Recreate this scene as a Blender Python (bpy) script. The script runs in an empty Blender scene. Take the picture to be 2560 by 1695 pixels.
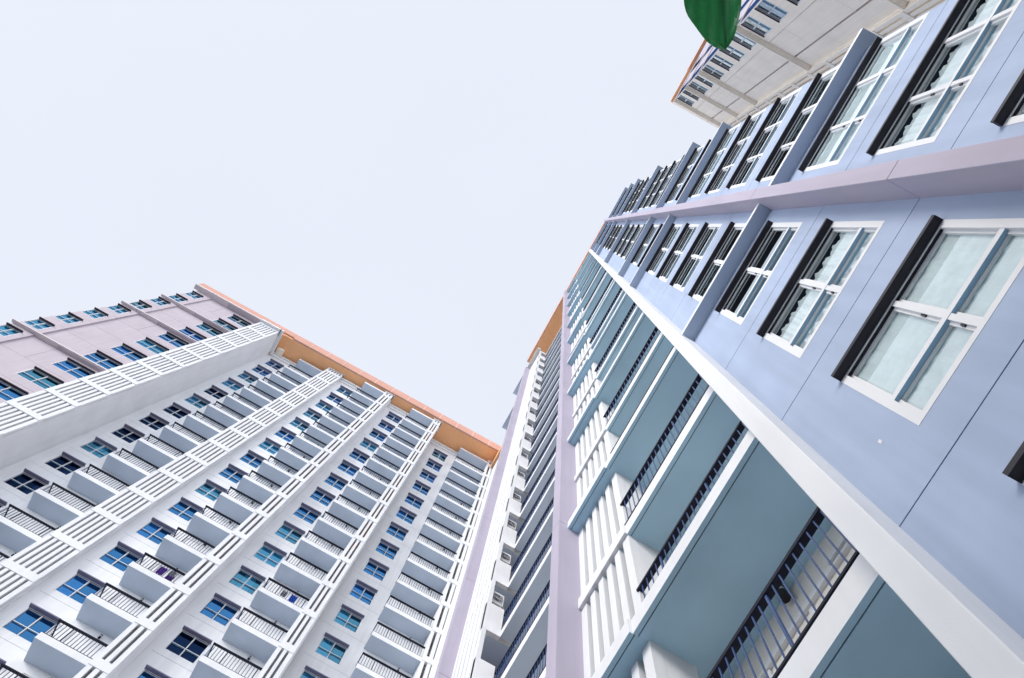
import bpy, math, random
from mathutils import Matrix, Vector
random.seed(7)
S = bpy.context.scene
COL = S.collection
EYE = 1.6                      # camera height above the ground
FH = 2.8                       # floor height

# ------------------------------------------------------------------ materials
def lin(c):
    return tuple(((x/255.0)/12.92 if x/255.0 <= 0.04045 else ((x/255.0+0.055)/1.055)**2.4) for x in c)

def base_mat(name):
    m = bpy.data.materials.new(name); m.use_nodes = True
    nt = m.node_tree; nt.nodes.clear()
    out = nt.nodes.new('ShaderNodeOutputMaterial')
    return m, nt, out

def paint(name, col, rough=0.75, var=0.06, streak=0.06, bump=0.15, spec=0.3):
    """weathered masonry paint: soft blotches, faint rain streaks, fine plaster grain"""
    m, nt, out = base_mat(name)
    N = nt.nodes.new; Lk = nt.links.new
    b = N('ShaderNodeBsdfPrincipled')
    b.inputs['Roughness'].default_value = rough
    b.inputs['Specular IOR Level'].default_value = spec
    geo = N('ShaderNodeNewGeometry')
    n1 = N('ShaderNodeTexNoise'); n1.inputs['Scale'].default_value = 0.7; n1.inputs['Detail'].default_value = 5
    Lk(geo.outputs['Position'], n1.inputs['Vector'])
    mp = N('ShaderNodeMapping'); mp.inputs['Scale'].default_value = (6.0, 6.0, 0.35)
    Lk(geo.outputs['Position'], mp.inputs['Vector'])
    n2 = N('ShaderNodeTexNoise'); n2.inputs['Scale'].default_value = 1.0; n2.inputs['Detail'].default_value = 4
    Lk(mp.outputs['Vector'], n2.inputs['Vector'])
    r1 = N('ShaderNodeMapRange'); r1.inputs['From Min'].default_value = 0.3; r1.inputs['From Max'].default_value = 0.7
    r1.inputs['To Min'].default_value = 1 - var; r1.inputs['To Max'].default_value = 1 + var*0.4
    r2 = N('ShaderNodeMapRange'); r2.inputs['From Min'].default_value = 0.35; r2.inputs['From Max'].default_value = 0.65
    r2.inputs['To Min'].default_value = 1 - streak; r2.inputs['To Max'].default_value = 1.0
    Lk(n1.outputs['Fac'], r1.inputs['Value']); Lk(n2.outputs['Fac'], r2.inputs['Value'])
    mu = N('ShaderNodeMath'); mu.operation = 'MULTIPLY'
    Lk(r1.outputs['Result'], mu.inputs[0]); Lk(r2.outputs['Result'], mu.inputs[1])
    hs = N('ShaderNodeVectorMath'); hs.operation = 'SCALE'; hs.inputs[0].default_value = col[:3]
    Lk(mu.outputs[0], hs.inputs['Scale'])
    Lk(hs.outputs['Vector'], b.inputs['Base Color'])
    n3 = N('ShaderNodeTexNoise'); n3.inputs['Scale'].default_value = 55; n3.inputs['Detail'].default_value = 3
    Lk(geo.outputs['Position'], n3.inputs['Vector'])
    bp = N('ShaderNodeBump'); bp.inputs['Strength'].default_value = bump; bp.inputs['Distance'].default_value = 0.004
    Lk(n3.outputs['Fac'], bp.inputs['Height']); Lk(bp.outputs['Normal'], b.inputs['Normal'])
    Lk(b.outputs[0], out.inputs['Surface'])
    return m

def glass(name, tint, gloss=(0.8, 0.9, 1.0), ior=1.5, amount=1.0):
    m, nt, out = base_mat(name)
    N = nt.nodes.new; Lk = nt.links.new
    tr = N('ShaderNodeBsdfTransparent'); tr.inputs['Color'].default_value = (*tint, 1)
    gl = N('ShaderNodeBsdfGlossy'); gl.inputs['Roughness'].default_value = 0.02; gl.inputs['Color'].default_value = (*gloss, 1)
    fr = N('ShaderNodeFresnel'); fr.inputs['IOR'].default_value = ior
    mm = N('ShaderNodeMath'); mm.operation = 'MULTIPLY'; mm.use_clamp = True; mm.inputs[1].default_value = amount
    geo = N('ShaderNodeNewGeometry')
    nz = N('ShaderNodeTexNoise'); nz.inputs['Scale'].default_value = 1.3
    Lk(geo.outputs['Position'], nz.inputs['Vector'])
    bp = N('ShaderNodeBump'); bp.inputs['Strength'].default_value = 0.06; bp.inputs['Distance'].default_value = 0.05
    Lk(nz.outputs['Fac'], bp.inputs['Height']); Lk(bp.outputs['Normal'], gl.inputs['Normal'])
    mx = N('ShaderNodeMixShader')
    Lk(fr.outputs[0], mm.inputs[0]); Lk(mm.outputs[0], mx.inputs[0])
    Lk(tr.outputs[0], mx.inputs[1]); Lk(gl.outputs[0], mx.inputs[2]); Lk(mx.outputs[0], out.inputs['Surface'])
    return m

def cloth(name, col, fold=9.0):
    m, nt, out = base_mat(name)
    N = nt.nodes.new; Lk = nt.links.new
    b = N('ShaderNodeBsdfPrincipled'); b.inputs['Roughness'].default_value = 0.9
    b.inputs['Specular IOR Level'].default_value = 0.1
    tc = N('ShaderNodeTexCoord'); nz = N('ShaderNodeTexNoise'); nz.inputs['Scale'].default_value = fold
    Lk(tc.outputs['Object'], nz.inputs['Vector'])
    rp = N('ShaderNodeMapRange'); rp.inputs['To Min'].default_value = 0.85; rp.inputs['To Max'].default_value = 1.1
    Lk(nz.outputs['Fac'], rp.inputs['Value'])
    vs = N('ShaderNodeVectorMath'); vs.operation = 'SCALE'; vs.inputs[0].default_value = col
    Lk(rp.outputs['Result'], vs.inputs['Scale']); Lk(vs.outputs['Vector'], b.inputs['Base Color'])
    Lk(b.outputs[0], out.inputs['Surface'])
    return m

def leaf_mat():
    m, nt, out = base_mat('leaf_green')
    N = nt.nodes.new; Lk = nt.links.new
    b = N('ShaderNodeBsdfPrincipled'); b.inputs['Roughness'].default_value = 0.35
    tc = N('ShaderNodeTexCoord')
    mp = N('ShaderNodeMapping'); mp.inputs['Rotation'].default_value = (0, 0, 0.5)
    Lk(tc.outputs['Object'], mp.inputs['Vector'])
    wv = N('ShaderNodeTexWave'); wv.inputs['Scale'].default_value = 18; wv.inputs['Distortion'].default_value = 1.5
    wv.bands_direction = 'Y'
    Lk(mp.outputs['Vector'], wv.inputs['Vector'])
    rp = N('ShaderNodeValToRGB')
    rp.color_ramp.elements[0].color = (0.010, 0.10, 0.028, 1); rp.color_ramp.elements[1].color = (0.035, 0.23, 0.08, 1)
    Lk(wv.outputs['Fac'], rp.inputs['Fac']); Lk(rp.outputs['Color'], b.inputs['Base Color'])
    bp = N('ShaderNodeBump'); bp.inputs['Strength'].default_value = 0.25; bp.inputs['Distance'].default_value = 0.002
    Lk(wv.outputs['Fac'], bp.inputs['Height']); Lk(bp.outputs['Normal'], b.inputs['Normal'])
    tl = N('ShaderNodeBsdfTranslucent'); tl.inputs['Color'].default_value = (0.04, 0.36, 0.09, 1)
    mx = N('ShaderNodeMixShader'); mx.inputs[0].default_value = 0.35
    Lk(b.outputs[0], mx.inputs[1]); Lk(tl.outputs[0], mx.inputs[2]); Lk(mx.outputs[0], out.inputs['Surface'])
    return m

M = {}
M['white'] = paint('white_paint', (0.80, 0.81, 0.825))
M['trim'] = paint('white_trim', (0.77, 0.78, 0.80), streak=0.05)
M['blue'] = paint('pale_blue_paint', (0.395, 0.475, 0.635), var=0.10, streak=0.10)
M['mauve'] = paint('mauve_paint', (0.53, 0.465, 0.51))
M['lilac'] = paint('pale_lilac_paint', (0.45, 0.41, 0.50))
M['ledge_m'] = paint('pale_mauve_paint', (0.72, 0.65, 0.67))
M['seam2'] = paint('pale_sealant', (0.42, 0.45, 0.52), rough=0.9)
M['cream'] = paint('cream_paint', (0.95, 0.85, 0.73))
M['ivory'] = paint('ivory_paint', (0.94, 0.85, 0.73))
M['soffit'] = paint('white_soffit_blue_shade', (0.46, 0.69, 0.85), var=0.16, streak=0.0)  # white undersides, with their blue shade put into the colour
M['soffit2'] = paint('white_soffit_grey_shade', (0.52, 0.60, 0.72), var=0.10, streak=0.0)  # ledge and far balcony undersides: greyer shade put into the colour
M['inner'] = paint('warm_white_paint', (0.84, 0.80, 0.74), streak=0.02)
M['orange'] = paint('terracotta_paint', (0.96, 0.51, 0.26))
M['salmon'] = paint('salmon_paint', (0.66, 0.36, 0.28))
M['hood'] = paint('head_shadow_charcoal', (0.020, 0.018, 0.028), rough=0.55, bump=0.05)
M['hood2'] = paint('head_shadow_grey_violet', (0.20, 0.19, 0.28), rough=0.6, bump=0.05)
M['brown'] = paint('dark_brown_paint', (0.045, 0.028, 0.04), rough=0.6, bump=0.05)
M['rail'] = paint('dark_navy_metal_paint', (0.010, 0.012, 0.028), rough=0.6, bump=0.03, spec=0.2)
M['rail2'] = paint('navy_metal_paint', (0.03, 0.07, 0.20), rough=0.4, bump=0.03, spec=0.5)
M['seam'] = paint('sealant_grey', (0.10, 0.11, 0.15), rough=0.9)
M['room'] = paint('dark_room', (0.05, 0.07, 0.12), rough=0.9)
M['roof'] = paint('roof_concrete', (0.35, 0.33, 0.31))
M['black'] = paint('black_metal', (0.012, 0.012, 0.015), rough=0.4)
M['plastic'] = paint('white_plastic', (0.72, 0.73, 0.74), rough=0.4, bump=0.02, streak=0.08)
M['glass'] = glass('window_glass', (0.80, 0.95, 0.98), gloss=(0.92, 1.0, 1.0), ior=2.6, amount=2.0)
M['bglass'] = glass('blue_window_glass', (0.10, 0.42, 0.82), gloss=(0.12, 0.46, 0.98), ior=3.2, amount=1.7)
M['clear'] = glass('clear_window_glass', (0.96, 1.0, 1.0), gloss=(0.97, 1.0, 1.0), ior=1.5, amount=1.5)
M['nglass'] = glass('navy_window_glass', (0.08, 0.20, 0.42), gloss=(0.05, 0.13, 0.36), ior=2.6)
M['cglass'] = glass('cyan_window_glass', (0.26, 0.72, 0.92), gloss=(0.20, 0.66, 0.95), ior=3.4, amount=1.4)
M['dglass'] = glass('door_glass', (0.25, 0.32, 0.45), amount=0.6)
M['curtain'] = cloth('pale_curtain', (0.91, 0.97, 0.99))
M['purple'] = cloth('purple_cloth', (0.10, 0.03, 0.30))
M['bluec'] = cloth('blue_cloth', (0.02, 0.09, 0.55))
M['greyc'] = cloth('grey_cloth', (0.25, 0.25, 0.3))
M['leaf'] = leaf_mat()
M['frame_shade'] = paint('frame_blue_shade', (0.30, 0.50, 0.68), rough=0.4, bump=0.02)  # underside of white transoms, bluish shade painted in
M['midrib'] = paint('midrib_green', (0.10, 0.28, 0.10), rough=0.5)
M['bark'] = paint('bark', (0.16, 0.12, 0.08), rough=0.9, var=0.3, bump=0.6)

# ------------------------------------------------------------------ mesh builder
class MB:
    def __init__(s): s.v = []; s.f = []; s.mi = []; s.mats = []
    def mid(s, m):
        if m not in s.mats: s.mats.append(m)
        return s.mats.index(m)
    def quad(s, a, b, c, d, m):
        i = len(s.v); s.v += [a, b, c, d]; s.f.append((i, i+1, i+2, i+3)); s.mi.append(s.mid(m))
    def box(s, x0, x1, y0, y1, z0, z1, m, under=None, skip=''):
        if x0 > x1: x0, x1 = x1, x0
        if y0 > y1: y0, y1 = y1, y0
        if z0 > z1: z0, z1 = z1, z0
        i = len(s.v)
        s.v += [(x0,y0,z0),(x1,y0,z0),(x1,y1,z0),(x0,y1,z0),(x0,y0,z1),(x1,y0,z1),(x1,y1,z1),(x0,y1,z1)]
        k = s.mid(m); ku = s.mid(under) if under else k
        for n, f, q in (('d',(0,3,2,1),ku),('u',(4,5,6,7),k),('f',(0,1,5,4),k),('r',(1,2,6,5),k),('b',(2,3,7,6),k),('l',(3,0,4,7),k)):
            if n in skip: continue
            s.f.append(tuple(i+t for t in f)); s.mi.append(q)
    def tube(s, pts, r, m, n=8):
        k = s.mid(m); rings = []
        for j, p in enumerate(pts):
            p = Vector(p); a = Vector(pts[max(0, j-1)]); b = Vector(pts[min(len(pts)-1, j+1)])
            d = (b-a).normalized(); q = d.to_track_quat('Z', 'Y')
            rr = r[j] if isinstance(r, (list, tuple)) else r
            i0 = len(s.v)
            for t in range(n):
                an = 2*math.pi*t/n
                s.v.append(tuple(p + q @ Vector((math.cos(an)*rr, math.sin(an)*rr, 0))))
            rings.append(i0)
        for a, b in zip(rings, rings[1:]):
            for t in range(n):
                s.f.append((a+t, a+(t+1) % n, b+(t+1) % n, b+t)); s.mi.append(k)
        s.f.append(tuple(rings[0]+t for t in reversed(range(n)))); s.mi.append(k)
        s.f.append(tuple(rings[-1]+t for t in range(n))); s.mi.append(k)
    def wall(s, u0, u1, z0, z1, d, m, holes=(), seams=(), depth=0.1, sd=0.012, sm=None):
        """sheet facing -y at y=d, with openings (u0,u1,z0,z1) and recessed seams (u0,u1,z0,z1)"""
        us = {u0, u1}; zs = {z0, z1}
        H = [h for h in list(holes)+list(seams)]
        for a, b, c, e in H:
            us |= {min(max(a, u0), u1), min(max(b, u0), u1)}; zs |= {min(max(c, z0), z1), min(max(e, z0), z1)}
        us = sorted(us); zs = sorted(zs)
        for j in range(len(zs)-1):
            zc = (zs[j]+zs[j+1])/2; run = None
            if zs[j+1]-zs[j] < 1e-6: continue
            for i in range(len(us)-1):
                uc = (us[i]+us[i+1])/2
                ins = any(a < uc < b and c < zc < e for a, b, c, e in H)
                if not ins:
                    if run is None: run = us[i]
                if (ins or i == len(us)-2) and run is not None:
                    end = us[i] if ins else us[i+1]
                    s.quad((run,d,zs[j]),(end,d,zs[j]),(end,d,zs[j+1]),(run,d,zs[j+1]),m); run = None
        for a, b, c, e in holes:
            D = d+depth
            s.quad((a,d,c),(a,D,c),(b,D,c),(b,d,c),m); s.quad((a,d,e),(b,d,e),(b,D,e),(a,D,e),m)
            s.quad((a,d,c),(a,d,e),(a,D,e),(a,D,c),m); s.quad((b,d,c),(b,D,c),(b,D,e),(b,d,e),m)
        for a, b, c, e in seams:
            D = d+sd
            s.quad((a,D,c),(b,D,c),(b,D,e),(a,D,e),sm or M['seam'])
            if e-c < b-a:
                s.quad((a,d,c),(a,D,c),(b,D,c),(b,d,c),m); s.quad((a,d,e),(b,d,e),(b,D,e),(a,D,e),m)
            else:
                s.quad((a,d,c),(a,d,e),(a,D,e),(a,D,c),m); s.quad((b,d,c),(b,D,c),(b,D,e),(b,d,e),m)
    def mesh(s, name, bevel=0.0):
        me = bpy.data.meshes.new(name); me.from_pydata(s.v, [], s.f)
        for m in s.mats: me.materials.append(m)
        me.polygons.foreach_set('material_index', s.mi); me.update()
        return me

def link(name, me, parent=None, loc=(0, 0, 0), rz=0.0):
    o = bpy.data.objects.new(name, me); COL.objects.link(o)
    o.location = loc; o.rotation_euler = (0, 0, rz)
    if parent: o.parent = parent
    return o

def empty(name, loc, rz, label, cat, group=None):
    o = bpy.data.objects.new(name, None); COL.objects.link(o)
    o.location = loc; o.rotation_euler = (0, 0, rz); o.empty_display_size = 0.5
    o['label'] = label; o['category'] = cat
    if group: o['group'] = group
    return o

class House:
    """a building in its own wall frame: x = along the facade, y = depth from the camera plane, z = height above the lens"""
    def __init__(s, root, u0, d0): s.root = root; s.u0 = u0; s.d0 = d0
    def part(s, name, mb, label=None):
        me = mb.mesh(name)
        me.transform(Matrix.Translation((-s.u0, -s.d0, EYE)))
        o = link(name, me, s.root)
        if label: o['label'] = label
        return o
    def place(s, name, me, u, d, z, rz=0.0):
        return link(name, me, s.root, (u-s.u0, d-s.d0, z+EYE), rz)

# ------------------------------------------------------------------ windows
def window_meshes(w, h, cols, hoodm, glassm, tag, rec=0.055, hood_d=0.087, tb=0.075):
    """frame, pane and hood meshes; x 0..w, z 0 (hood underside) down to -h, y 0 = wall face, +y inwards"""
    f = MB(); W = M['trim']
    e = -0.003
    x1 = w; bm = 0.026 if tb > 0.06 else 0.017; th = 0.07 if tb > 0.06 else 0.035
    f.box(0, tb, e, rec+0.05, -h, 0, W); f.box(x1-tb, x1, e, rec+0.05, -h, 0, W)
    f.box(tb, x1-tb, e, rec+0.05, -h, -h+tb, W); f.box(tb, x1-tb, 0.0, 0.012, -0.012, -0.001, W); f.box(tb, x1-tb, 0.012, rec-0.012, -0.010, -0.001, hoodm); f.box(tb, x1-tb, rec-0.012, rec+0.05, -0.03, -0.001, W)  # dark middle strip stands in for shadow under the head
    zt = -0.96; zb = -1.03                       # transom
    if h < 1.5: zt, zb = -h*0.60, -h*0.60-th
    f.box(tb, x1-tb, 0.004, rec+0.05, zb, zt, W, under=M['frame_shade'])
    mull = [i*w/cols for i in range(1, cols)]
    for xm in mull:
        f.box(xm-bm, xm+bm, 0.008, rec+0.05, -h+tb, zb, W); f.box(xm-bm, xm+bm, 0.008, rec+0.05, zt, -0.03, W)
    xs = [tb]+[v for xm in mull for v in (xm-bm, xm+bm)]+[x1-tb]
    for i in range(0, len(xs), 2):               # sash frames
        for (a, b) in ((-h+tb, zb), (zt, -0.03)):
            X0, X1 = xs[i], xs[i+1]; t = 0.028
            if tb < 0.06: continue
            f.box(X0, X0+t, rec-0.02, rec+0.018, a, b, W); f.box(X1-t, X1, rec-0.02, rec+0.018, a, b, W)
            f.box(X0+t, X1-t, rec-0.02, rec+0.018, a, a+t, W); f.box(X0+t, X1-t, rec-0.01, rec+0.018, b-0.016, b, W)
    # handles on the sashes
    for xm in mull[:1]:
        f.box(xm-0.045, xm-0.028, 0.02, 0.034, zt+0.30, zt+0.38, M['black']); f.box(xm-0.045, xm-0.028, 0.02, 0.034, zb-0.25, zb-0.19, M['black'])
    # dark room behind
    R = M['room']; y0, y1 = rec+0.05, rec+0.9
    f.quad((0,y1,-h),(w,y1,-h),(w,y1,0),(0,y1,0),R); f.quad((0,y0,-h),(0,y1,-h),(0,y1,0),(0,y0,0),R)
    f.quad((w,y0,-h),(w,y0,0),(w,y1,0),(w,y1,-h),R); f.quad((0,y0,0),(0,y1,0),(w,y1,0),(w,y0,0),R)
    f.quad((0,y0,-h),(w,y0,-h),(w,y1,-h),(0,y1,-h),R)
    p = MB(); g = glassm
    for i in range(0, len(xs), 2):
        for (a, b) in ((-h+tb, zb), (zt, -0.03)):
            X0, X1 = xs[i]+0.028, xs[i+1]-0.028
            p.quad((X0,rec,a+0.028),(X1,rec,a+0.028),(X1,rec,b-0.016),(X0,rec,b-0.016),g)
    hd = MB()
    hd.box(0.0, w, -hood_d+0.012, -0.004, 0.002, 0.045, hoodm)
    hd.box(0.0, w, -hood_d, -hood_d+0.012, 0.0, 0.055, hoodm)
    for xe in (0.0, w-0.012): hd.box(xe, xe+0.012, -hood_d+0.012, -0.004, -0.004, 0.002, hoodm)
    return f.mesh('window_'+tag), p.mesh('window_pane_'+tag), hd.mesh('hood_'+tag)

def curtain_mesh(w, h, a, b, tag, seed=0, top=-0.035):
    c = MB(); rnd = random.Random(seed); n = max(8, int((b-a)*42)); y = 0.078 if seed == 1 else 0.118; pts = []
    ph = rnd.random()*6
    for i in range(n+1):
        x = a+(b-a)*i/n
        pts.append((x, y+(0.22 if seed == 1 else 1.0)*(0.016*math.sin(x*34+ph)+0.009*math.sin(x*83+2*ph))))
    for (x, yy), (x2, yy2) in zip(pts, pts[1:]):
        c.quad((x,yy,-h+0.02),(x2,yy2,-h+0.02),(x2,yy2,top+(0.007*math.sin(x2*47) if seed == 5 else 0)),(x,yy,top+(0.007*math.sin(x*47) if seed == 5 else 0)),M['curtain'])
    return c.mesh('curtain_'+tag)

class WinKind:
    def __init__(s, w, h, cols, hoodm, glassm, tag, **k):
        s.w, s.h = w, h
        s.f, s.p, s.hd = window_meshes(w, h, cols, hoodm, glassm if not isinstance(glassm, tuple) else glassm[0], tag, **k)
        s.ps = [s.p]
        if isinstance(glassm, tuple):
            for i, g in enumerate(glassm[1:]):
                p2 = s.p.copy(); p2.materials.clear(); p2.materials.append(g); s.ps.append(p2)
        s.cur = [curtain_mesh(w, h, 0.05, w-0.05, tag+'_full', 1), curtain_mesh(w, h, 0.05, w*0.52, tag+'_left', 2),
                 curtain_mesh(w, h, w*0.42, w-0.05, tag+'_right', 3), curtain_mesh(w, h, 0.3*w, 0.74*w, tag+'_mid', 4), curtain_mesh(w, h, 0.05, w-0.05, tag+'_low', 5, -0.13)]
    def put(s, H, u, d, z, c=None, rz=0.0, g=0):
        o = H.place('window', s.f, u, d, z, rz)
        link('window_pane', s.ps[g % len(s.ps)], o); link('hood', s.hd, o)
        if c is not None: link('curtain', s.cur[c], o)
        return o

# ------------------------------------------------------------------ railings, balconies, lattices
def railing(mb, u0, u1, d, z0, z1, m, m2, pitch=0.1, bar=0.012, top=0.045, post=True):
    mb.box(u0, u1, d, d+top*1.7, z1-0.045, z1, m2)
    mb.box(u0, u1, d+0.008, d+0.04, z0+0.03, z0+0.06, m2)
    n = int(round((u1-u0)/pitch)); k0 = n//2
    for i in range(1, n):
        u = u0+(u1-u0)*i/n; t = bar*(1.9 if (post and i % 10 == 5) else 1)
        mb.box(u-t/2, u+t/2, d+0.012, d+0.012+t, z0+0.06, z1-0.035, m)

def side_railing(mb, u, d0, d1, z0, z1, m, m2, pitch=0.11, bar=0.012):
    mb.box(u, u+0.05, d0, d1, z1-0.035, z1, m2); mb.box(u+0.01, u+0.04, d0, d1, z0+0.03, z0+0.06, m2)
    n = int(round((d1-d0)/pitch))
    for i in range(1, n):
        d = d0+(d1-d0)*i/n
        mb.box(u+0.015, u+0.015+bar, d-bar/2, d+bar/2, z0+0.06, z1-0.035, m)

def lattice(u0, u1, d, zb, zt, levels, bars, m, depth=0.15, back=None, edge=0.12, band=(0.0, 0.45), side=(True, True), under=None, proud=0.03, gf=0.45):
    """upright bars between floor bands; levels = list of band undersides"""
    mb = MB()
    lv = sorted(l for l in levels if zb-0.5 < l < zt+0.5)
    for l in lv:
        mb.box(u0, u1, d-proud, d+depth+0.03, l+band[0], l+band[1], m, under=under)
    cuts = [zb]+[x for l in lv for x in (l+band[0], l+band[1])]+[zt]
    inner = (u1-u0)-2*edge; n = bars
    pitch = inner/(n+gf); gap = pitch*gf
    spans = [(u0, u0+edge)]+[(u0+edge+gap+i*pitch, u0+edge+gap+i*pitch+(pitch-gap)) for i in range(n)]+[(u1-edge, u1)]
    for i in range(0, len(cuts), 2):
        a, b = cuts[i], cuts[i+1]
        if b-a < 0.05: continue
        for (p, q) in spans: mb.box(p, q, d, d+depth, a, b, m)
    if back is not None:
        if side[0]: mb.box(u0, u0+0.1, d+depth+0.03, back, zb, zt, m)
        if side[1]: mb.box(u1-0.1, u1, d+depth+0.03, back, zb, zt, m)
    return mb

def door_mesh(w, h):
    f = MB(); W = M['trim']; t = 0.05
    f.box(0, t, -0.02, 0.04, 0, h, W); f.box(w-t, w, -0.02, 0.04, 0, h, W); f.box(t, w-t, -0.02, 0.04, h-t, h, W); f.box(t, w-t, -0.02, 0.04, 0, 0.03, W)
    f.box(w/2-0.03, w/2+0.03, -0.015, 0.035, 0.03, h-t, W)
    f.quad((t,0.035,0.03),(w-t,0.035,0.03),(w-t,0.035,h-t),(t,0.035,h-t),M['room'])
    g = MB()
    g.quad((t,0.01,0.03),(w/2-0.03,0.01,0.03),(w/2-0.03,0.01,h-t),(t,0.01,h-t),M['dglass'])
    g.quad((w/2+0.03,0.01,0.03),(w-t,0.01,0.03),(w-t,0.01,h-t),(w/2+0.03,0.01,h-t),M['dglass'])
    return f.mesh('balcony_door'), g.mesh('door_pane')

def lamp_mesh(s=1.0):
    l = MB(); B = M['black']
    l.tube([(0,-0.10*s,0.13*s),(0,-0.10*s,0.05*s),(0,-0.10*s,0.045*s)], [0.055*s,0.055*s,0.05*s], B, 14)
    l.tube([(0,-0.10*s,0.045*s),(0,-0.10*s,-0.015*s)], 0.05*s, M['plastic'], 14)
    l.tube([(0,-0.10*s,-0.015*s),(0,-0.10*s,-0.12*s)], [0.057*s,0.057*s], B, 14)
    l.box(-0.03*s, 0.03*s, -0.06*s, 0.0, -0.02*s, 0.05*s, B)
    return l.mesh('wall_lamp')

DOOR_F, DOOR_G = door_mesh(1.5, 2.05)
LAMP = lamp_mesh(); LAMP_S = lamp_mesh(0.8)

# =================================================================== RIGHT BUILDING (facade y ~ 2.77, pale blue)
root = empty('apartment_building', (0, 6.0, 0), 0, 'pale blue apartment tower nearest the viewer with black shadow strips under the window heads and deep shaded balconies', 'building')
R = House(root, 0, 6.0)
DW = 2.766; H0 = 63.03; L0 = H0+0.6
G = -EYE
hoods = [H0-FH*k for k in range(0, 23)]
WL = WinKind(1.60, 1.56, 2, M['hood'], (M['glass'], M['clear']), 'two_light')
WC = WinKind(2.19, 1.56, 3, M['hood'], (M['glass'], M['clear']), 'three_light')
TOPR = L0+1.2
# main facade sheet, lower and upper bays
lowers = [(-0.03, 1.57, h-1.56, h) for h in hoods]
uppers = [(2.44, 4.63, h-1.56, h) for h in hoods]
seams_l = [(-0.64, 1.80, h+0.742, h+0.758) for h in hoods]
seams_u = [(2.01, 4.65, h+0.742, h+0.758) for h in hoods]
mb = MB(); mb.wall(-0.75, 1.90, G, TOPR, DW, M['blue'], lowers, seams_l)
R.part('wall', mb)
mb = MB(); mb.wall(1.90, 4.65, G, TOPR, DW, M['blue'], uppers, seams_u)
R.part('wall', mb)
mb = MB()
mb.quad((4.65,DW,G),(4.65,14,G),(4.65,14,TOPR),(4.65,DW,TOPR),M['blue'])
R.part('wall', mb)
cpat = {20: 0, 19: 4, 18: None, 17: 1, 16: None, 15: None, 14: 2, 13: None, 12: 3}
for k, h in enumerate(hoods):
    c = cpat.get(k, random.choice([None, None, 1, 2]))
    if k == 21: c = 0
    WL.put(R, -0.03, DW, h, c, g=int(c in (0, 4)))
    c = {19: 4, 18: 0, 20: 0, 17: 2, 16: None}.get(k, random.choice([None, None, 0, 2, 3]))
    WC.put(R, 2.44, DW, h, c, g=int(c in (0, 4)))
# corner return glazing on the far end wall
for k, h in enumerate(hoods):
    pass
mb = MB(); mb.box(-0.278, -0.254, DW-0.003, DW+0.004, 5.786, 5.846, M['trim']); R.part('plaster_fleck', mb, 'tiny white fleck of bare plaster on the pale blue wall')
# ledges (rain shelves) between the pilasters
lev = [L0-FH*j for j in (0, 2, 4, 8, 12, 14, 18)]
for z in lev:
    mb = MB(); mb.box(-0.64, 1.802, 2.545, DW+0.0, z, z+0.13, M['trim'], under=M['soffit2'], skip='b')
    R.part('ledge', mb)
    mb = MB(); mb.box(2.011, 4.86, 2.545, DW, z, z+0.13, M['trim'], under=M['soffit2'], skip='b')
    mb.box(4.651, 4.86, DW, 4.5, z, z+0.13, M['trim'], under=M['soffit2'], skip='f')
    R.part('ledge', mb)
# mauve pilaster and white fin
mb = MB()
zz = G
js = sorted(h+0.75 for h in hoods)
for j in js[::2]+[TOPR]:
    mb.box(1.803, 2.010, 2.406, DW+0.02, zz+0.006, j-0.006, M['lilac'], skip='b'); mb.box(1.807, 2.006, 2.41, DW, j-0.006, j+0.006, M['seam'], skip='b') if j < TOPR else None
    zz = j
R.part('pilaster', mb, 'mauve pilaster rising between the two window bays')
mb = MB(); mb.box(-0.8505, -0.641, 2.461, 3.70, G, L0-0.6, M['trim'])
R.part('fin', mb, 'white vertical fin at the edge of the balconies')

# ---- balconies of the first bay (between the white fin and the second pilaster)
YR = 2.74; YB = 2.58; BACK = 3.676; US = -3.25
SL = [L0-FH*k for k in range(-0, 23)]          # slab undersides (same levels as the ledges)
mb = MB(); mb.wall(-4.60, -0.60, G, TOPR, BACK, M['inner']); R.part('wall', mb, 'cream wall at the back of the shaded balconies')
def soffit_slab(mb, u0, u1, dfront, dback, z, t, m, um, groove=True, gd=0.055):
    """slab with white edge, underside coloured as if in shade and a drip groove near the edge"""
    if groove:
        g = 0.012
        mb.box(u0, u1, dfront, dfront+gd, z, z+t, m, under=um, skip='b')
        mb.quad((u0,dfront+gd,z+0.012),(u0,dfront+gd+g,z+0.012),(u1,dfront+gd+g,z+0.012),(u1,dfront+gd,z+0.012),M['seam'])
        mb.quad((u0,dfront+gd,z),(u0,dfront+gd,z+0.012),(u1,dfront+gd,z+0.012),(u1,dfront+gd,z),um)
        mb.quad((u0,dfront+gd+g,z),(u1,dfront+gd+g,z),(u1,dfront+gd+g,z+0.012),(u0,dfront+gd+g,z+0.012),um)
        mb.box(u0, u1, dfront+gd+g, dback, z, z+t, m, under=um, skip='f')
    else:
        mb.box(u0, u1, dfront, dback, z, z+t, m, under=um)
rb = MB(); railing(rb, US, -0.853, YR-0.01, 0, 0.88, M['rail2'], M['rail'], pitch=0.1005)
RAIL1 = rb.mesh('railing')
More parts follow.
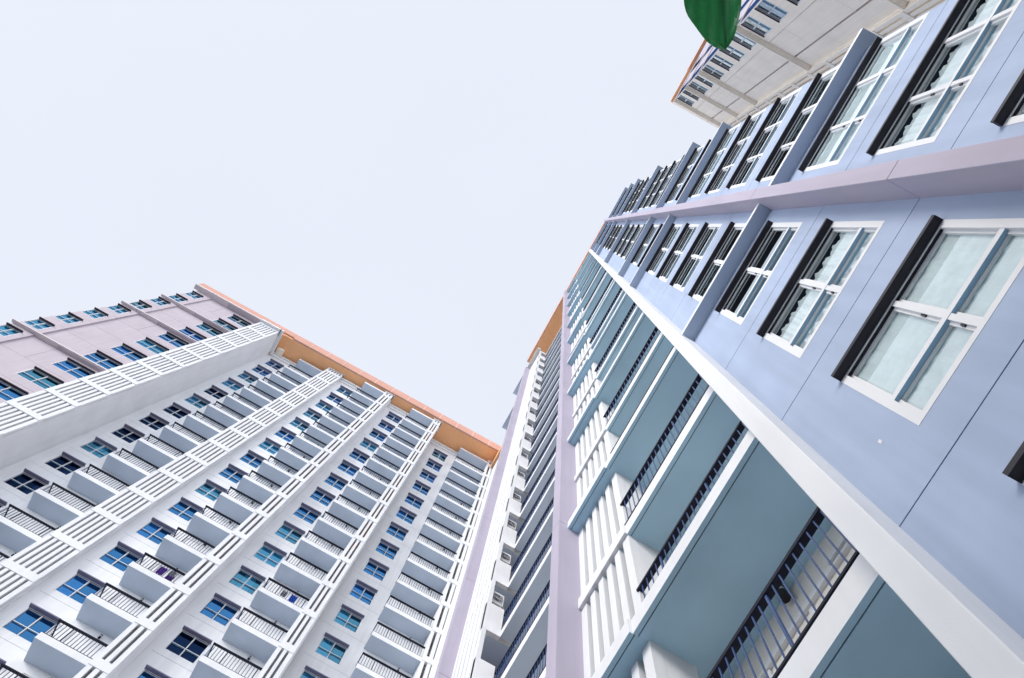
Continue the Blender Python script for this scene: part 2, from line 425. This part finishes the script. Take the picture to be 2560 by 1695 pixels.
for k, z in enumerate(SL):
    big = (k % 2 == 0)
    mb = MB()
    if big:
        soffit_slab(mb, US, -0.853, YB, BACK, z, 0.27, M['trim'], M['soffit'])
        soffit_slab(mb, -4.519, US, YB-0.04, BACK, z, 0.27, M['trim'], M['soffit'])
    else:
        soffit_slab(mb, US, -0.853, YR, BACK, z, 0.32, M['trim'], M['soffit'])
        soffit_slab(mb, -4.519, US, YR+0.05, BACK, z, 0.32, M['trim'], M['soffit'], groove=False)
    b = R.part('balcony', mb)
    if k == 0: continue
    top = z+(0.27 if big else 0.32)
    o = link('railing', RAIL1, b, (0, -6.0, top+EYE))
    df = link('balcony_door', DOOR_F, b, (-2.72, BACK-0.006-6.0, top+EYE))
    link('balcony_door_pane', DOOR_G, b, (-2.72, BACK-0.006-6.0, top+EYE))
    link('wall_lamp', LAMP, b, (-2.10, BACK-6.0-0.002, top+FH-0.27-0.15+EYE-0.0))
    wb = MB(); wb.box(-1.55, -0.86, BACK-0.06, BACK-0.002, top+2.02, top+2.07, M['plastic']); wb.box(-3.2, -0.86, BACK-0.05, BACK-0.002, top+1.93, top+1.955, M['plastic'])
    me = wb.mesh('conduit'); me.transform(Matrix.Translation((0, -6.0, EYE))); link('conduit', me, b)
# white lattice screen
mb = lattice(-4.519, -3.23, 2.755, G, L0, SL[1::2], 4, M['trim'], depth=0.14, edge=0.145, band=(0.02, 0.30), proud=0.05)
mb.box(-3.27, -3.235, 2.9, 3.3, G, L0, M['trim'])
R.part('lattice_screen', mb)
# second pilaster
mb = MB(); zz = G
for j in js[::2]+[TOPR-0.5]:
    mb.box(-4.772, -4.52, 2.369, 4.5, zz+0.006, j-0.006, M['lilac']); mb.box(-4.768, -4.524, 2.373, 4.5, j-0.006, j+0.006, M['seam'])
    zz = j
R.part('pilaster', mb, 'mauve pilaster between the lattice screen and the recessed balconies')

# ---- second bay: recessed balconies with air conditioner alcoves
Y2 = 3.54; XC = -9.80; YA = 3.02; BK2 = 4.50; XL = -11.54
mb = MB(); mb.wall(-12.4, -4.6, G, TOPR, BK2, M['inner']); R.part('wall', mb)
rb = MB(); railing(rb, XC+0.02, -4.775, Y2-0.01, 0, 0.80, M['rail2'], M['rail'], pitch=0.11)
RAIL2 = rb.mesh('railing_long')
for k, z in enumerate(SL[:19]):
    mb = MB()
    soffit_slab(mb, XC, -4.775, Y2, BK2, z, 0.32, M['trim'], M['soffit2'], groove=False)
    b = R.part('balcony', mb)
    if k:
        link('railing', RAIL2, b, (0, -6.0, z+0.32+EYE))
        for dx in (-8.9, -6.9):
            link('balcony_door', DOOR_F, b, (dx, BK2-0.006-6.0, z+0.32+EYE)); link('balcony_door_pane', DOOR_G, b, (dx, BK2-0.006-6.0, z+0.32+EYE))
        link('wall_lamp', LAMP_S, b, (-7.1, BK2-0.002-6.0, z+2.5+EYE))
    # alcove parapet facing +x
    mb = MB()
    mb.box(XC-0.12, XC+0.003, YA, Y2-0.003, z, z+(1.42 if k else 0.6), M['white'])
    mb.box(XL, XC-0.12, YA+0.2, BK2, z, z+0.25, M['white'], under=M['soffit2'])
    R.part('parapet', mb, 'white parapet in front of an air conditioner alcove' if k else None)
mb = MB(); mb.box(XL-0.0, XL+0.12, YA+0.2, BK2, G, L0, M['hood2']); mb.box(XL+0.13, XC-0.12, BK2-0.35, BK2-0.25, G, L0, M['hood2'])
R.part('wall', mb, 'dark inner wall of the air conditioner alcoves')
mb = lattice(XL, XC-0.0, YA, G, L0, SL[1::2], 4, M['trim'], depth=0.12, edge=0.18, band=(0.0, 0.36), proud=0.0, gf=0.22)
mb.box(XL-0.05, XC+0.1, 2.74, YA, L0+0.6, L0+0.95, M['trim'])
R.part('lattice_screen', mb)
mb = MB(); zz = G
for j in js[::2]+[TOPR-0.5]:
    mb.box(XL-0.26, XL, 2.64, 4.6, zz+0.006, j-0.006, M['lilac']); mb.box(XL-0.256, XL-0.004, 2.644, 4.6, j-0.006, j+0.006, M['seam'])
    zz = j
R.part('pilaster', mb, 'mauve pilaster at the inner corner of the courtyard')
for z in (L0, L0-4*FH):
    mb = MB(); mb.box(-13.9, XL-0.262, 2.72, 4.5, z, z+0.16, M['trim'], under=M['soffit2'])
    R.part('ledge', mb)
mb = MB(); mb.wall(-20.9, XL-0.2, G, TOPR, 4.4, M['white']); R.part('wall', mb)
# roof: terracotta fascia and soffit
mb = MB()
mb.box(-4.50, 1.80, 2.53, 2.60, 65.0, 66.5, M['salmon']); mb.box(-4.50, 1.80, 2.60, 14, 65.0, 66.4, M['orange'])
mb.box(-11.3, -4.50, 2.53, 2.60, 65.15, 66.7, M['salmon']); mb.box(-11.3, -4.50, 2.60, 14, 65.15, 66.4, M['orange'])
mb.box(-20.9, -11.8, 4.2, 14, 65.15, 66.4, M['orange'])
mb.box(1.8, 4.65, 2.9, 14, TOPR-0.01, 65.4, M['roof'])
R.part('roof', mb, 'terracotta roof edge and soffit')
mb = MB(); mb.box(-20.9, 4.60, 13.9, 14, G, 66.3, M['blue']); R.part('wall', mb)

# =================================================================== LEFT BUILDING (faces +x, white with mauve end)
root = empty('apartment_building', (-24.0, -9.0, 0), math.pi/2, 'white apartment tower across the court with stepped balcony columns, mauve end wall and terracotta eaves', 'building')
Lf = House(root, -9.0, 24.0)
H0 = 64.55; L0 = H0+0.6; TOPL = 66.5
hood_all = [H0-FH*k for k in range(0, 24)]
lev_all = [h+0.6 for h in hood_all]
# --- mauve end
DM = 19.79
WM = WinKind(1.74, 1.45, 2, M['brown'], (M['bglass'], M['cglass']), 'mauve', hood_d=0.13, tb=0.04)
WMC = WinKind(1.03, 1.45, 2, M['brown'], (M['bglass'], M['cglass']), 'mauve_corner', hood_d=0.13, tb=0.04)
hm = hood_all[:12]
holes = [(-20.92, -19.18, h-1.45, h) for h in hm]
seams = [(-23.46, -18.9, h+0.57, h+0.59) for h in hood_all]+[(-21.95, -21.93, h+0.6, h+3.38) for h in hood_all[1::4]]
mb = MB(); mb.wall(-23.46, -18.8, G, TOPL, DM, M['mauve'], holes, seams, sd=0.012, sm=M['hood2']); Lf.part('wall', mb, 'mauve end wall')
DM2 = DM-0.09
holes = [(-24.84, -23.81, h-1.45, h) for h in hm]
mb = MB(); mb.wall(-24.85, -23.46, G, TOPL, DM2, M['mauve'], holes, [(-23.8, -23.46, h+0.57, h+0.59) for h in hood_all])
mb.quad((-23.46,DM2,G),(-23.46,DM,G),(-23.46,DM,TOPL),(-23.46,DM2,TOPL),M['mauve'])
mb.quad((-24.85,DM2,G),(-24.85,DM2,TOPL),(-24.85,34,TOPL),(-24.85,34,G),M['mauve'])
Lf.part('wall', mb, 'mauve end wall')
for k, h in enumerate(hm):
    WM.put(Lf, -20.92, DM, h, random.choice([None, None, 0, 1, 3]), g=random.choice([0, 0, 0, 1]))
    WMC.put(Lf, -24.84, DM2, h, random.choice([None, 0, 0]), g=1)
for j in (0, 2, 4, 8, 12, 14):
    z = lev_all[j]
    mb = MB()
    ex = 0.15 if j else 0.5
    t = 0.12 if j else 0.25
    z2 = z if j else z+0.45
    fr = DM-0.30 if j else 19.25
    mb.box(-24.85-ex*0.8, -18.9, fr, DM2-0.002, z2, z2+t, M['ledge_m'], under=M['ledge_m'], skip='b')
    mb.box(-23.455, -18.9, DM2-0.002, DM, z2, z2+t, M['ledge_m'], under=M['ledge_m'], skip='fb')
    mb.box(-22.0, -18.9, fr+0.08, DM-0.001, z2-0.05, z2, M['mauve'], skip='bu')
    if j == 0:
        mb.box(-18.9, -17.0, 19.2, DM, z2, z2+t, M['white'])
        mb.box(-17.08, -16.80, 19.2, 21.4, z2, z2+t, M['white'])
    Lf.part('ledge' if j else 'cornice', mb)
# --- balcony columns
cols = [  # window u, wall d, wall u-range, balcony u0,u1, front d, lattice u0,u1,d,bars
    dict(wu=-16.45, ww=1.28, dw=21.67, w0=-17.08, w1=-11.9, b0=-14.60, b1=-12.10, df=20.82, l0=-12.10, l1=-10.69, ld=20.36, bars=4, n=14),
    dict(wu=-10.20, ww=1.22, dw=20.76, w0=-10.79, w1=-6.6, b0=-8.72, b1=-6.80, df=19.82, l0=-6.80, l1=-6.06, ld=19.80, bars=1, n=16),
    dict(wu=-5.56, ww=1.26, dw=20.72, w0=-6.16, w1=-1.9, b0=-4.09, b1=-2.00, df=19.86, l0=-2.00, l1=-1.32, ld=19.84, bars=1, n=15),
    dict(wu=-0.71, ww=1.26, dw=21.67, w0=-1.42, w1=5.4, b0=1.20, b1=3.84, df=20.85, l0=3.84, l1=5.00, ld=20.80, bars=2, n=14),
]
mb = lattice(-18.88, -17.08, 19.46, G, L0+0.45, [l+0.05 for l in lev_all], 5, M['trim'], depth=0.14, back=22.0, edge=0.2, band=(0.0, 0.46))
Lf.part('lattice_screen', mb)
mb = MB(); mb.wall(-0.5, 0.5, 0, 1, 0, M['white'])
# 0 blue, 1 navy, 2 pale cyan with curtains: window by window from the top down
GL = [[0,0,2,2,1,2,1,1,1,2,1,1,1,1], [2,0,2,2,2,0,2,0,0,2,0,0,0,0,0,0], [0,0,0,2,0,0,0,0,0,2,2,2,0,1,0], [2,0,0,0,0,0,0,0,0,0,2,2,2,0]]
for ci, c in enumerate(cols):
    n = c['n']; key = 'balcony_column%d' % ci
    wk = WinKind(c['ww'], 1.42, 2, M['hood2'], (M['bglass'], M['nglass'], M['cglass']), key, hood_d=0.17, tb=0.04)
    holes = [(c['wu'], c['wu']+c['ww'], h-1.42, h) for h in hood_all[:n]]
    seams = [(c['w0']+0.3, c['b0'], h+0.99, h+1.01) for h in hood_all]
    mb = MB(); mb.wall(c['w0'], c['w1'], G, TOPL, c['dw'], M['white'], holes, seams, sd=0.008, sm=M['seam2'])
    mb.box(c['w0'], c['b0'], c['dw']-0.22, c['dw'], TOPL-0.40, TOPL-0.02, M['white'], skip='b'); mb.box(c['w0'], c['b0'], c['dw']-0.10, c['dw'], TOPL-0.75, TOPL-0.40, M['white'], skip='bu')
    Lf.part('wall', mb)
    for k in range(n):
        gk = GL[ci][k] if k < len(GL[ci]) else 0
        cu = {0: random.choice([None, None, 1, 2]), 1: None, 2: random.choice([0, 0, 1, 3])}[gk]
        wk.put(Lf, c['wu'], c['dw'], hood_all[k], cu, g=gk)
    t = 0.35
    rb = MB()
    railing(rb, c['b0']+0.01, c['b1']-0.005, c['df']+0.015, 0, 0.95, M['rail'], M['rail'], pitch=0.13, bar=0.02, top=0.055)
    side_railing(rb, c['b0']+0.01, c['df']+0.02, c['dw']-0.01, 0, 0.95, M['rail2'], M['rail'])
    rail = rb.mesh('railing_'+key)
    for k in range(n+1):
        z = lev_all[k] if k else L0+0.75
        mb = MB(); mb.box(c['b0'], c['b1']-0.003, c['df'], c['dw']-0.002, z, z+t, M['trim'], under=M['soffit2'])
        b = Lf.part('balcony' if k else 'canopy', mb)
        if k:
            du, dd = -Lf.u0, -Lf.d0
            link('railing', rail, b, (du, dd, z+t+EYE))
            link('balcony_door', DOOR_F, b, (c['b1']-1.62+du, c['dw']-0.006+dd, z+t+EYE)); link('balcony_door_pane', DOOR_G, b, (c['b1']-1.62+du, c['dw']-0.006+dd, z+t+EYE))
            link('wall_lamp', LAMP_S, b, (c['b1']-0.75+du, c['dw']-0.004+dd, z+t+2.15+EYE))
    mb = lattice(c['l0'], c['l1'], c['ld'], G, TOPL-0.1, [l+0.08 for l in lev_all], c['bars'], M['trim'], depth=0.14, back=(c['dw'] if ci in (1, 2) else c['dw'])+0.3, edge=0.17, band=(0.0, 0.46), proud=0.02)
    mb.box(c['l0']-0.05, c['l1']+0.08, c['ld']-0.05, c['ld']+0.4, TOPL-0.1, TOPL+0.08, M['trim'])
    mb.box(c['l1']+0.002, c['l1']+0.09, c['ld']-0.10, c['dw'], TOPL-0.1, TOPL+0.08, M['trim'])
    Lf.part('lattice_screen', mb)
# roof
mb = MB()
mb.box(-16.8, 6.0, 19.75, 34, 66.6, 66.95, M['orange'])
u = -25.6
while u < 6.0:
    e = min(u+1.6, 6.0)
    mb.box(u, e-0.03, 19.60, 19.75, 66.6 if u > -17 else 66.9, 68.1, M['salmon']); mb.box(e-0.03, e, 19.61, 19.75, 66.62 if u > -17 else 66.9, 68.08, M['ivory'])
    u = e
mb.box(-24.9, -16.8, 19.76, 34, 66.5, 66.95, M['orange'])
Lf.part('roof', mb, 'terracotta eaves with orange soffit')
mb = MB()
mb.box(-16.75, -16.2, 20.9, 21.6, 66.15, 66.6, M['ivory'])
Lf.part('bracket', mb)
mb = MB(); mb.box(-24.8, 6.0, 33.9, 34, G, 66.4, M['white']); Lf.part('wall', mb)

# =================================================================== CREAM WING (faces -x, upper right)
root = empty('apartment_building', (14.0, 6.0, 0), -math.pi/2, 'cream apartment wing with ledges and corner windows, beyond the end of the pale blue tower', 'building')
# wall frame: x = -Y, y = X
T = House(root, -6.0, 14.0)
H0 = 63.2; L0 = H0+0.55; TOPT = 66.0; DT = 12.5
hood_t = [H0-FH*k for k in range(0, 18)]
WT = WinKind(1.28, 1.5, 2, M['brown'], M['glass'], 'cream_wing', hood_d=0.06, tb=0.04)
holes = [(-3.96, -2.68, h-1.5, h) for h in hood_t]
lv_t = [L0-FH*j for j in (0, 2, 4, 8, 12, 14)]
edges = sorted(lv_t)
seams = [(-4.36, -4.34, a+0.3, b-0.05) for a, b in zip(edges, edges[1:])]+[(-6.7, -3.98, h+0.57, h+0.59) for h in hood_t[1::2]]
mb = MB(); mb.wall(-5.74, -2.66, G, TOPT, DT, M['cream'], holes, seams, sd=0.02)
mb.wall(-6.75, -5.84, G, TOPT, DT, M['cream'], (), ())
mb.quad((-5.84,DT,G),(-5.84,DT,TOPT),(-5.84,DT+0.12,TOPT),(-5.84,DT+0.12,G),M['cream']); mb.quad((-5.74,DT,G),(-5.74,DT+0.12,G),(-5.74,DT+0.12,TOPT),(-5.74,DT,TOPT),M['cream'])
mb.quad((-5.84,DT+0.12,G),(-5.74,DT+0.12,G),(-5.74,DT+0.12,TOPT),(-5.84,DT+0.12,TOPT),M['mauve'])
T.part('wall', mb)
for h in hood_t:
    WT.put(T, -3.96, DT, h, random.choice([0, 0, 1, None, 2]))
# corner side facing the court: strips of dark glazing between the ledges
mb = MB(); mb.quad((-2.66,DT,G),(-2.66,24,G),(-2.66,24,TOPT),(-2.66,DT,TOPT),M['lilac'])
T.part('wall', mb)
for a, b in zip(edges, edges[1:]):
    for x0 in (12.62, 14.6):
        f = MB(); f.box(-2.675, -2.645, x0, x0+0.7, a+0.45, b-0.25, M['hood']); o = T.part('window', f)
        g = MB(); g.quad((-2.642,x0+0.05,a+0.5),(-2.642,x0+0.65,a+0.5),(-2.642,x0+0.65,b-0.3),(-2.642,x0+0.05,b-0.3),M['nglass'])
        me = g.mesh('window_pane'); me.transform(Matrix.Translation((6.0, -14.0, EYE))); link('window_pane', me, o)
for i, z in enumerate(lv_t):
    mb = MB(); dd = 0.26
    mb.box(-6.72, -2.60, DT-dd, DT, z, z+0.13, M['ivory'], under=M['ivory'], skip='b')
    mb.box(-2.655, -2.60, DT, 16, z, z+0.13, M['ivory'], under=M['cream'], skip='f')
    mb.box(-6.7, -4.3, DT-dd+0.07, DT-0.001, z-0.06, z, M['cream'], skip='bu')
    T.part('ledge' if i else 'cornice', mb)
mb = lattice(-8.6, -6.72, 12.2, G, L0, [h+0.6 for h in hood_t], 6, M['ivory'], depth=0.14, back=12.9, edge=0.16, band=(0, 0.45), under=M['cream'])
T.part('lattice_screen', mb)
mb = MB(); mb.box(-14, -8.6, 13.0, 13.1, G, TOPT, M['cream']); T.part('wall', mb)
mb = MB(); mb.box(-2.41, -2.42-0.04, 15.4, 24, 65.9, 66.9, M['salmon']); mb.box(-14, -2.45, 12.6, 24, 66.0, 66.4, M['orange'])
T.part('roof', mb, 'terracotta roof edge')
mb = MB(); mb.box(-14, -2.7, 23.9, 24, G, 66.2, M['cream']); T.part('wall', mb)

# =================================================================== air conditioners in the alcoves
def ac_meshes():
    c = MB(); P = M['plastic']
    c.box(0, 0.33, 0, 0.42, 0, 0.62, P)
    for i in range(9): c.box(0.331, 0.336, 0.03, 0.39, 0.07+i*0.055, 0.085+i*0.055, M['greyc'])
    g = MB()
    for r in (0.17, 0.12, 0.07):
        pts = [(0.342, 0.21+r*math.cos(a), 0.31+r*math.sin(a)) for a in [2*math.pi*i/20 for i in range(21)]]
        g.tube(pts, 0.006, M['black'], 5)
    b = MB()
    for y in (0.05, 0.37):
        b.box(-0.05, 0.36, y-0.015, y+0.015, -0.04, 0.0, P); b.tube([(0.34,y,-0.03),(-0.05,y,-0.32)], 0.012, P, 6)
    p = MB(); p.tube([(0.2,0.43,0.15),(0.24,0.47,0.12),(0.26,0.49,-0.1),(0.18,0.47,-0.3),(0.0,0.45,-0.42)], 0.022, P, 8)
    return c.mesh('casing'), g.mesh('fan_grille'), b.mesh('bracket'), p.mesh('pipe')
AC = ac_meshes()
ordn = ['lowest', 'second lowest', 'third from the bottom', 'fourth from the bottom', 'fifth from the bottom', 'sixth from the bottom', 'seventh from the bottom', 'eighth from the bottom', 'ninth from the bottom', 'tenth from the bottom', 'eleventh from the bottom', 'topmost']
acs = []
for i in range(12):
    k = 16-i
    z = SL[k]+1.42+0.30+EYE
    o = empty('air_conditioner', (XC-0.40, YA+0.06, z-0.02), 0, 'white air conditioner in the alcove %s of the white alcove stack' % ordn[i], 'air conditioner', 'air conditioners in the stacked alcoves')
    for nm, me in zip(('casing', 'fan_grille', 'bracket', 'pipe'), AC): link(nm, me, o, (0, 0, 0.0))

# =================================================================== washing on two balconies of the white tower
def drying_rack(name_loc, label, cloths):
    o = empty('drying_rack', name_loc, 0, label, 'drying rack', 'drying racks on the balconies')
    f = MB(); W = M['plastic']
    for y in (0, 0.9):
        f.tube([(0.0,y,0),(0.5,y,0.95)], 0.012, W, 6); f.tube([(0.5,y,0),(0.0,y,0.95)], 0.012, W, 6)
    for i in range(6): f.tube([(0.02+i*0.09,0,0.93),(0.02+i*0.09,0.9,0.93)], 0.006, W, 5)
    link('frame', f.mesh('frame'), o)
    for x, y, w, h, m in cloths:
        c = MB(); n = 10
        for i in range(n):
            a = y+w*i/n; b = y+w*(i+1)/n
            xa = x+0.02*math.sin(i*1.7); xb = x+0.02*math.sin((i+1)*1.7)
            c.quad((xa,a,0.935),(xb,b,0.935),(xb*1.02+0.02,b,0.935-h),(xa*1.02+0.02,a,0.935-h),m)
            c.quad((xb+0.012,b,0.935),(xa+0.012,a,0.935),(xa*1.02+0.035,a,0.935-h*0.7),(xb*1.02+0.035,b,0.935-h*0.7),m)
        link('garment', c.mesh('garment'), o)
z = lev_all[13]+0.35+EYE
drying_rack((-20.45, -7.95, z), 'folding drying rack hung with purple washing behind a white tower balcony railing', [(0.4, 0.1, 0.3, 0.6, M['purple']), (0.25, 0.5, 0.3, 0.55, M['purple']), (0.45, 0.55, 0.25, 0.4, M['greyc'])])
z = lev_all[12]+0.35+EYE
drying_rack((-20.5, -3.3, z), 'folding drying rack with blue and grey washing behind a white tower balcony railing', [(0.4, 0.05, 0.25, 0.5, M['greyc']), (0.42, 0.5, 0.28, 0.6, M['bluec'])])

for o in list(COL.objects):
    if o.name.split('.')[0] in ('fin', 'pilaster'):
        bv = o.modifiers.new('soft_edges', 'BEVEL'); bv.width = 0.010; bv.segments = 2; bv.limit_method = 'ANGLE'

# =================================================================== unseen block added behind the viewer to shade the foot of the pale blue tower
shade_root = empty('shade_block', (12.0, -17.5, 0), 0, 'grey block added unseen behind the viewer to shade the foot of the blue tower', 'building')
for q in range(6):
    mb = MB(); z0 = q*2.6; mb.box(-14, 14, -6, 6, max(0, z0-0.25), z0+1.1, M['roof']); link('shade_slab', mb.mesh('shade_slab'), shade_root)
for i in range(6):
    for y in (-5.6, 5.6):
        mb = MB(); mb.box(-13.6+i*5.4-0.2, -13.6+i*5.4+0.2, y-0.2, y+0.2, 0, 12.7, M['roof']); link('shade_post', mb.mesh('shade_post'), shade_root)
mb = MB(); mb.box(-13, 13, -0.1, 0.1, 0, 12.7, M['roof']); link('wall', mb.mesh('wall'), shade_root)  # middle wall of the added shade block

# =================================================================== camera
a = (0.0, 0.0, 0.0)
FPX, ZX, ZY, TH = 1988.4894, 1416.31634, 565.8991, -1.07204571
zc = Vector(((ZX-1280)/FPX, (ZY-847.5)/FPX, 1.0)).normalized()
xa = Vector((1, 0, 0)); xa = (xa - zc*xa.dot(zc)).normalized(); ya = zc.cross(xa)
A = math.cos(TH)*xa+math.sin(TH)*ya; B = -math.sin(TH)*xa+math.cos(TH)*ya
Rm = Matrix((A, B, zc))           # rows: world axes expressed in image axes
rgt, dwn, fwd = Rm.col[0], Rm.col[1], Rm.col[2]
cm = Matrix((( rgt[0], -dwn[0], -fwd[0], 0), (rgt[1], -dwn[1], -fwd[1], 0), (rgt[2], -dwn[2], -fwd[2], EYE), (0, 0, 0, 1)))
cam = bpy.data.cameras.new('camera'); co = bpy.data.objects.new('camera', cam); COL.objects.link(co)
co.matrix_world = cm
cam.sensor_width = 36.0; cam.sensor_fit = 'HORIZONTAL'; cam.lens = FPX/2560*36.0
cam.clip_start = 0.05; cam.clip_end = 5000
S.camera = co

# =================================================================== young tree whose leaf hangs into the top of the view
def ray(px, py, dist):
    v = Rm @ Vector(((px-1280)/FPX, (py-847.5)/FPX, 1.0)); v.normalize()
    return v*dist+Vector((0, 0, EYE))
tip = ray(1814, 124, 1.5); base = ray(1768, -190, 1.62)
edge = ray(1850, 0, 1.52)-ray(1712, 0, 1.50)
tree = empty('tree', (base.x+0.75, base.y-0.85, 0), 0, 'young tree with one broad glossy green leaf hanging into the top of the view', 'tree')
org = Vector(tree.location)
def leaf_mesh(p0, p1, across, width):
    mb = MB(); n = 22; half = 6; ax = (p1-p0); side = (across - ax.normalized()*across.dot(ax.normalized())).normalized(); nrm = ax.normalized().cross(side)
    rows = []
    for i in range(n+1):
        t = i/n; w = width*0.5*max(0.0, 1-abs((t-0.5)/0.5)**2.3)**0.85
        if i == n: w = 0.0008
        row = []
        for j in range(-half, half+1):
            s_ = j/half
            w2 = w*(0.80 if s_ > 0 else 1.12)
            off = nrm*(-(0.62*abs(s_)*w2) + 0.004*math.sin(j*1.3+i*0.9)*abs(s_)) + nrm*0.03*math.sin(math.pi*t)
            row.append(tuple(p0+ax*t+side*s_*w2*0.86+off))
        rows.append(row)
    for r0, r1 in zip(rows, rows[1:]):
        for j in range(2*half): mb.quad(r0[j], r0[j+1], r1[j+1], r1[j], M['leaf'])
    return mb
def tpart(name, mb):
    me = mb.mesh(name); me.transform(Matrix.Translation(-org)); 
    for p in me.polygons: p.use_smooth = True
    return link(name, me, tree)
trunk = MB()
topp = base+Vector((0.42, -0.45, 0.75))
trunk.tube([tuple(org), tuple(org+Vector((0.03, 0.02, 1.0))), tuple(org+Vector((-0.03, 0.05, 2.1))), tuple(topp)], [0.05, 0.043, 0.034, 0.018], M['bark'], 12)
tpart('trunk', trunk)
br = MB(); br.tube([tuple(topp-Vector((0.02, -0.0, 0.15))), tuple((topp+base)/2+Vector((0, 0, 0.10))), tuple(base)], [0.012, 0.009, 0.005], M['bark'], 8); tpart('branch', br)
ax_ = (tip-base).normalized(); nv_ = ax_.cross((edge-ax_*edge.dot(ax_)).normalized()); MIDOFF = nv_*0.03
mr = MB(); mr.tube([tuple(base), tuple(base+(tip-base)*0.5+MIDOFF), tuple(tip)], [0.005, 0.004, 0.001], M['midrib'], 6)
tpart('leaf', leaf_mesh(base, tip, edge, 0.118)); tpart('midrib', mr)
rnd = random.Random(3)
for i in range(9):                                        # the rest of the crown, above and beyond the frame
    a_ = rnd.uniform(0, 2*math.pi); p0 = topp+Vector((math.cos(a_)*0.06, math.sin(a_)*0.06, rnd.uniform(-0.1, 0.12)))
    dr = Vector((math.cos(a_)*0.6+0.5, math.sin(a_)*0.6-0.5, rnd.uniform(-0.2, 0.5))).normalized()
    tpart('leaf', leaf_mesh(p0, p0+dr*0.26, dr.cross(Vector((0.2, 0.1, 1))), 0.12))

# =================================================================== ground
g = MB(); g.quad((-3000,-3000,0),(3000,-3000,0),(3000,3000,0),(-3000,3000,0),paint('paving', (0.25, 0.29, 0.31), var=0.15))
go = link('ground', g.mesh('ground')); go['kind'] = 'structure'; go['label'] = 'pale paved court between the apartment towers'

# =================================================================== sky and sun
SUN_EL, SUN_AZ = math.radians(30), math.radians(-60)     # direction to the sun, azimuth from +x towards +y
w = bpy.data.worlds.new('World'); S.world = w; w.use_nodes = True
nt = w.node_tree; nt.nodes.clear(); N = nt.nodes.new; Lk = nt.links.new
out = N('ShaderNodeOutputWorld'); bg = N('ShaderNodeBackground')
sky = N('ShaderNodeTexSky'); sky.sky_type = 'NISHITA'; sky.sun_disc = False
sky.sun_elevation = SUN_EL; sky.sun_rotation = math.pi/2-SUN_AZ
sky.air_density = 1.0; sky.dust_density = 4.0; sky.ozone_density = 1.0
# thin milky overcast over the clear sky, brighter towards the hazy horizon
tc = N('ShaderNodeTexCoord'); sx = N('ShaderNodeSeparateXYZ'); Lk(tc.outputs['Generated'], sx.inputs[0])
mr_ = N('ShaderNodeMapRange'); mr_.inputs['From Min'].default_value = 0.0; mr_.inputs['From Max'].default_value = 0.74
mr_.inputs['To Min'].default_value = 4.0; mr_.inputs['To Max'].default_value = 1.0; mr_.interpolation_type = 'SMOOTHSTEP'
Lk(sx.outputs['Z'], mr_.inputs['Value'])
nz = N('ShaderNodeTexNoise'); nz.inputs['Scale'].default_value = 1.6; nz.inputs['Detail'].default_value = 4; Lk(tc.outputs['Generated'], nz.inputs['Vector'])
nr = N('ShaderNodeMapRange'); nr.inputs['To Min'].default_value = 0.95; nr.inputs['To Max'].default_value = 1.05; Lk(nz.outputs['Fac'], nr.inputs['Value'])
sd_ = N('ShaderNodeVectorMath'); sd_.operation = 'DOT_PRODUCT'; sd_.inputs[1].default_value = (math.cos(SUN_AZ), math.sin(SUN_AZ), 0.0)
Lk(tc.outputs['Generated'], sd_.inputs[0])
sr = N('ShaderNodeMapRange'); sr.inputs['From Min'].default_value = -0.6; sr.inputs['From Max'].default_value = 0.9
sr.inputs['To Min'].default_value = 0.0; sr.inputs['To Max'].default_value = 1.0; Lk(sd_.outputs['Value'], sr.inputs['Value'])
g1 = N('ShaderNodeMath'); g1.operation = 'SUBTRACT'; g1.inputs[1].default_value = 1.0; Lk(mr_.outputs['Result'], g1.inputs[0])
g2 = N('ShaderNodeMath'); g2.operation = 'MULTIPLY'; Lk(g1.outputs[0], g2.inputs[0]); Lk(sr.outputs['Result'], g2.inputs[1])
g3 = N('ShaderNodeMath'); g3.operation = 'ADD'; g3.inputs[1].default_value = 1.0; Lk(g2.outputs[0], g3.inputs[0])
ml = N('ShaderNodeMath'); ml.operation = 'MULTIPLY'; Lk(g3.outputs[0], ml.inputs[0]); Lk(nr.outputs['Result'], ml.inputs[1])
cl = N('ShaderNodeVectorMath'); cl.operation = 'SCALE'; cl.inputs[0].default_value = (4.85, 5.1, 5.7); Lk(ml.outputs[0], cl.inputs['Scale'])
mx = N('ShaderNodeMixRGB'); mx.inputs['Fac'].default_value = 0.95; Lk(sky.outputs[0], mx.inputs['Color1']); Lk(cl.outputs['Vector'], mx.inputs['Color2'])
Lk(mx.outputs[0], bg.inputs['Color']); bg.inputs['Strength'].default_value = 0.12
Lk(bg.outputs[0], out.inputs['Surface'])
sl = bpy.data.lights.new('sun', 'SUN'); sl.energy = 1.5; sl.angle = math.radians(24); sl.color = (1.0, 0.94, 0.86)
so = bpy.data.objects.new('sun', sl); COL.objects.link(so)
dv = Vector((math.cos(SUN_EL)*math.cos(SUN_AZ), math.cos(SUN_EL)*math.sin(SUN_AZ), math.sin(SUN_EL)))
so.rotation_euler = dv.to_track_quat('Z', 'Y').to_euler(); so.location = dv*150

S.view_settings.view_transform = 'Standard'; S.view_settings.look = 'None'
S.view_settings.exposure = 0.55; S.view_settings.gamma = 1.0
S.cycles.max_bounces = 8; S.cycles.transparent_max_bounces = 12
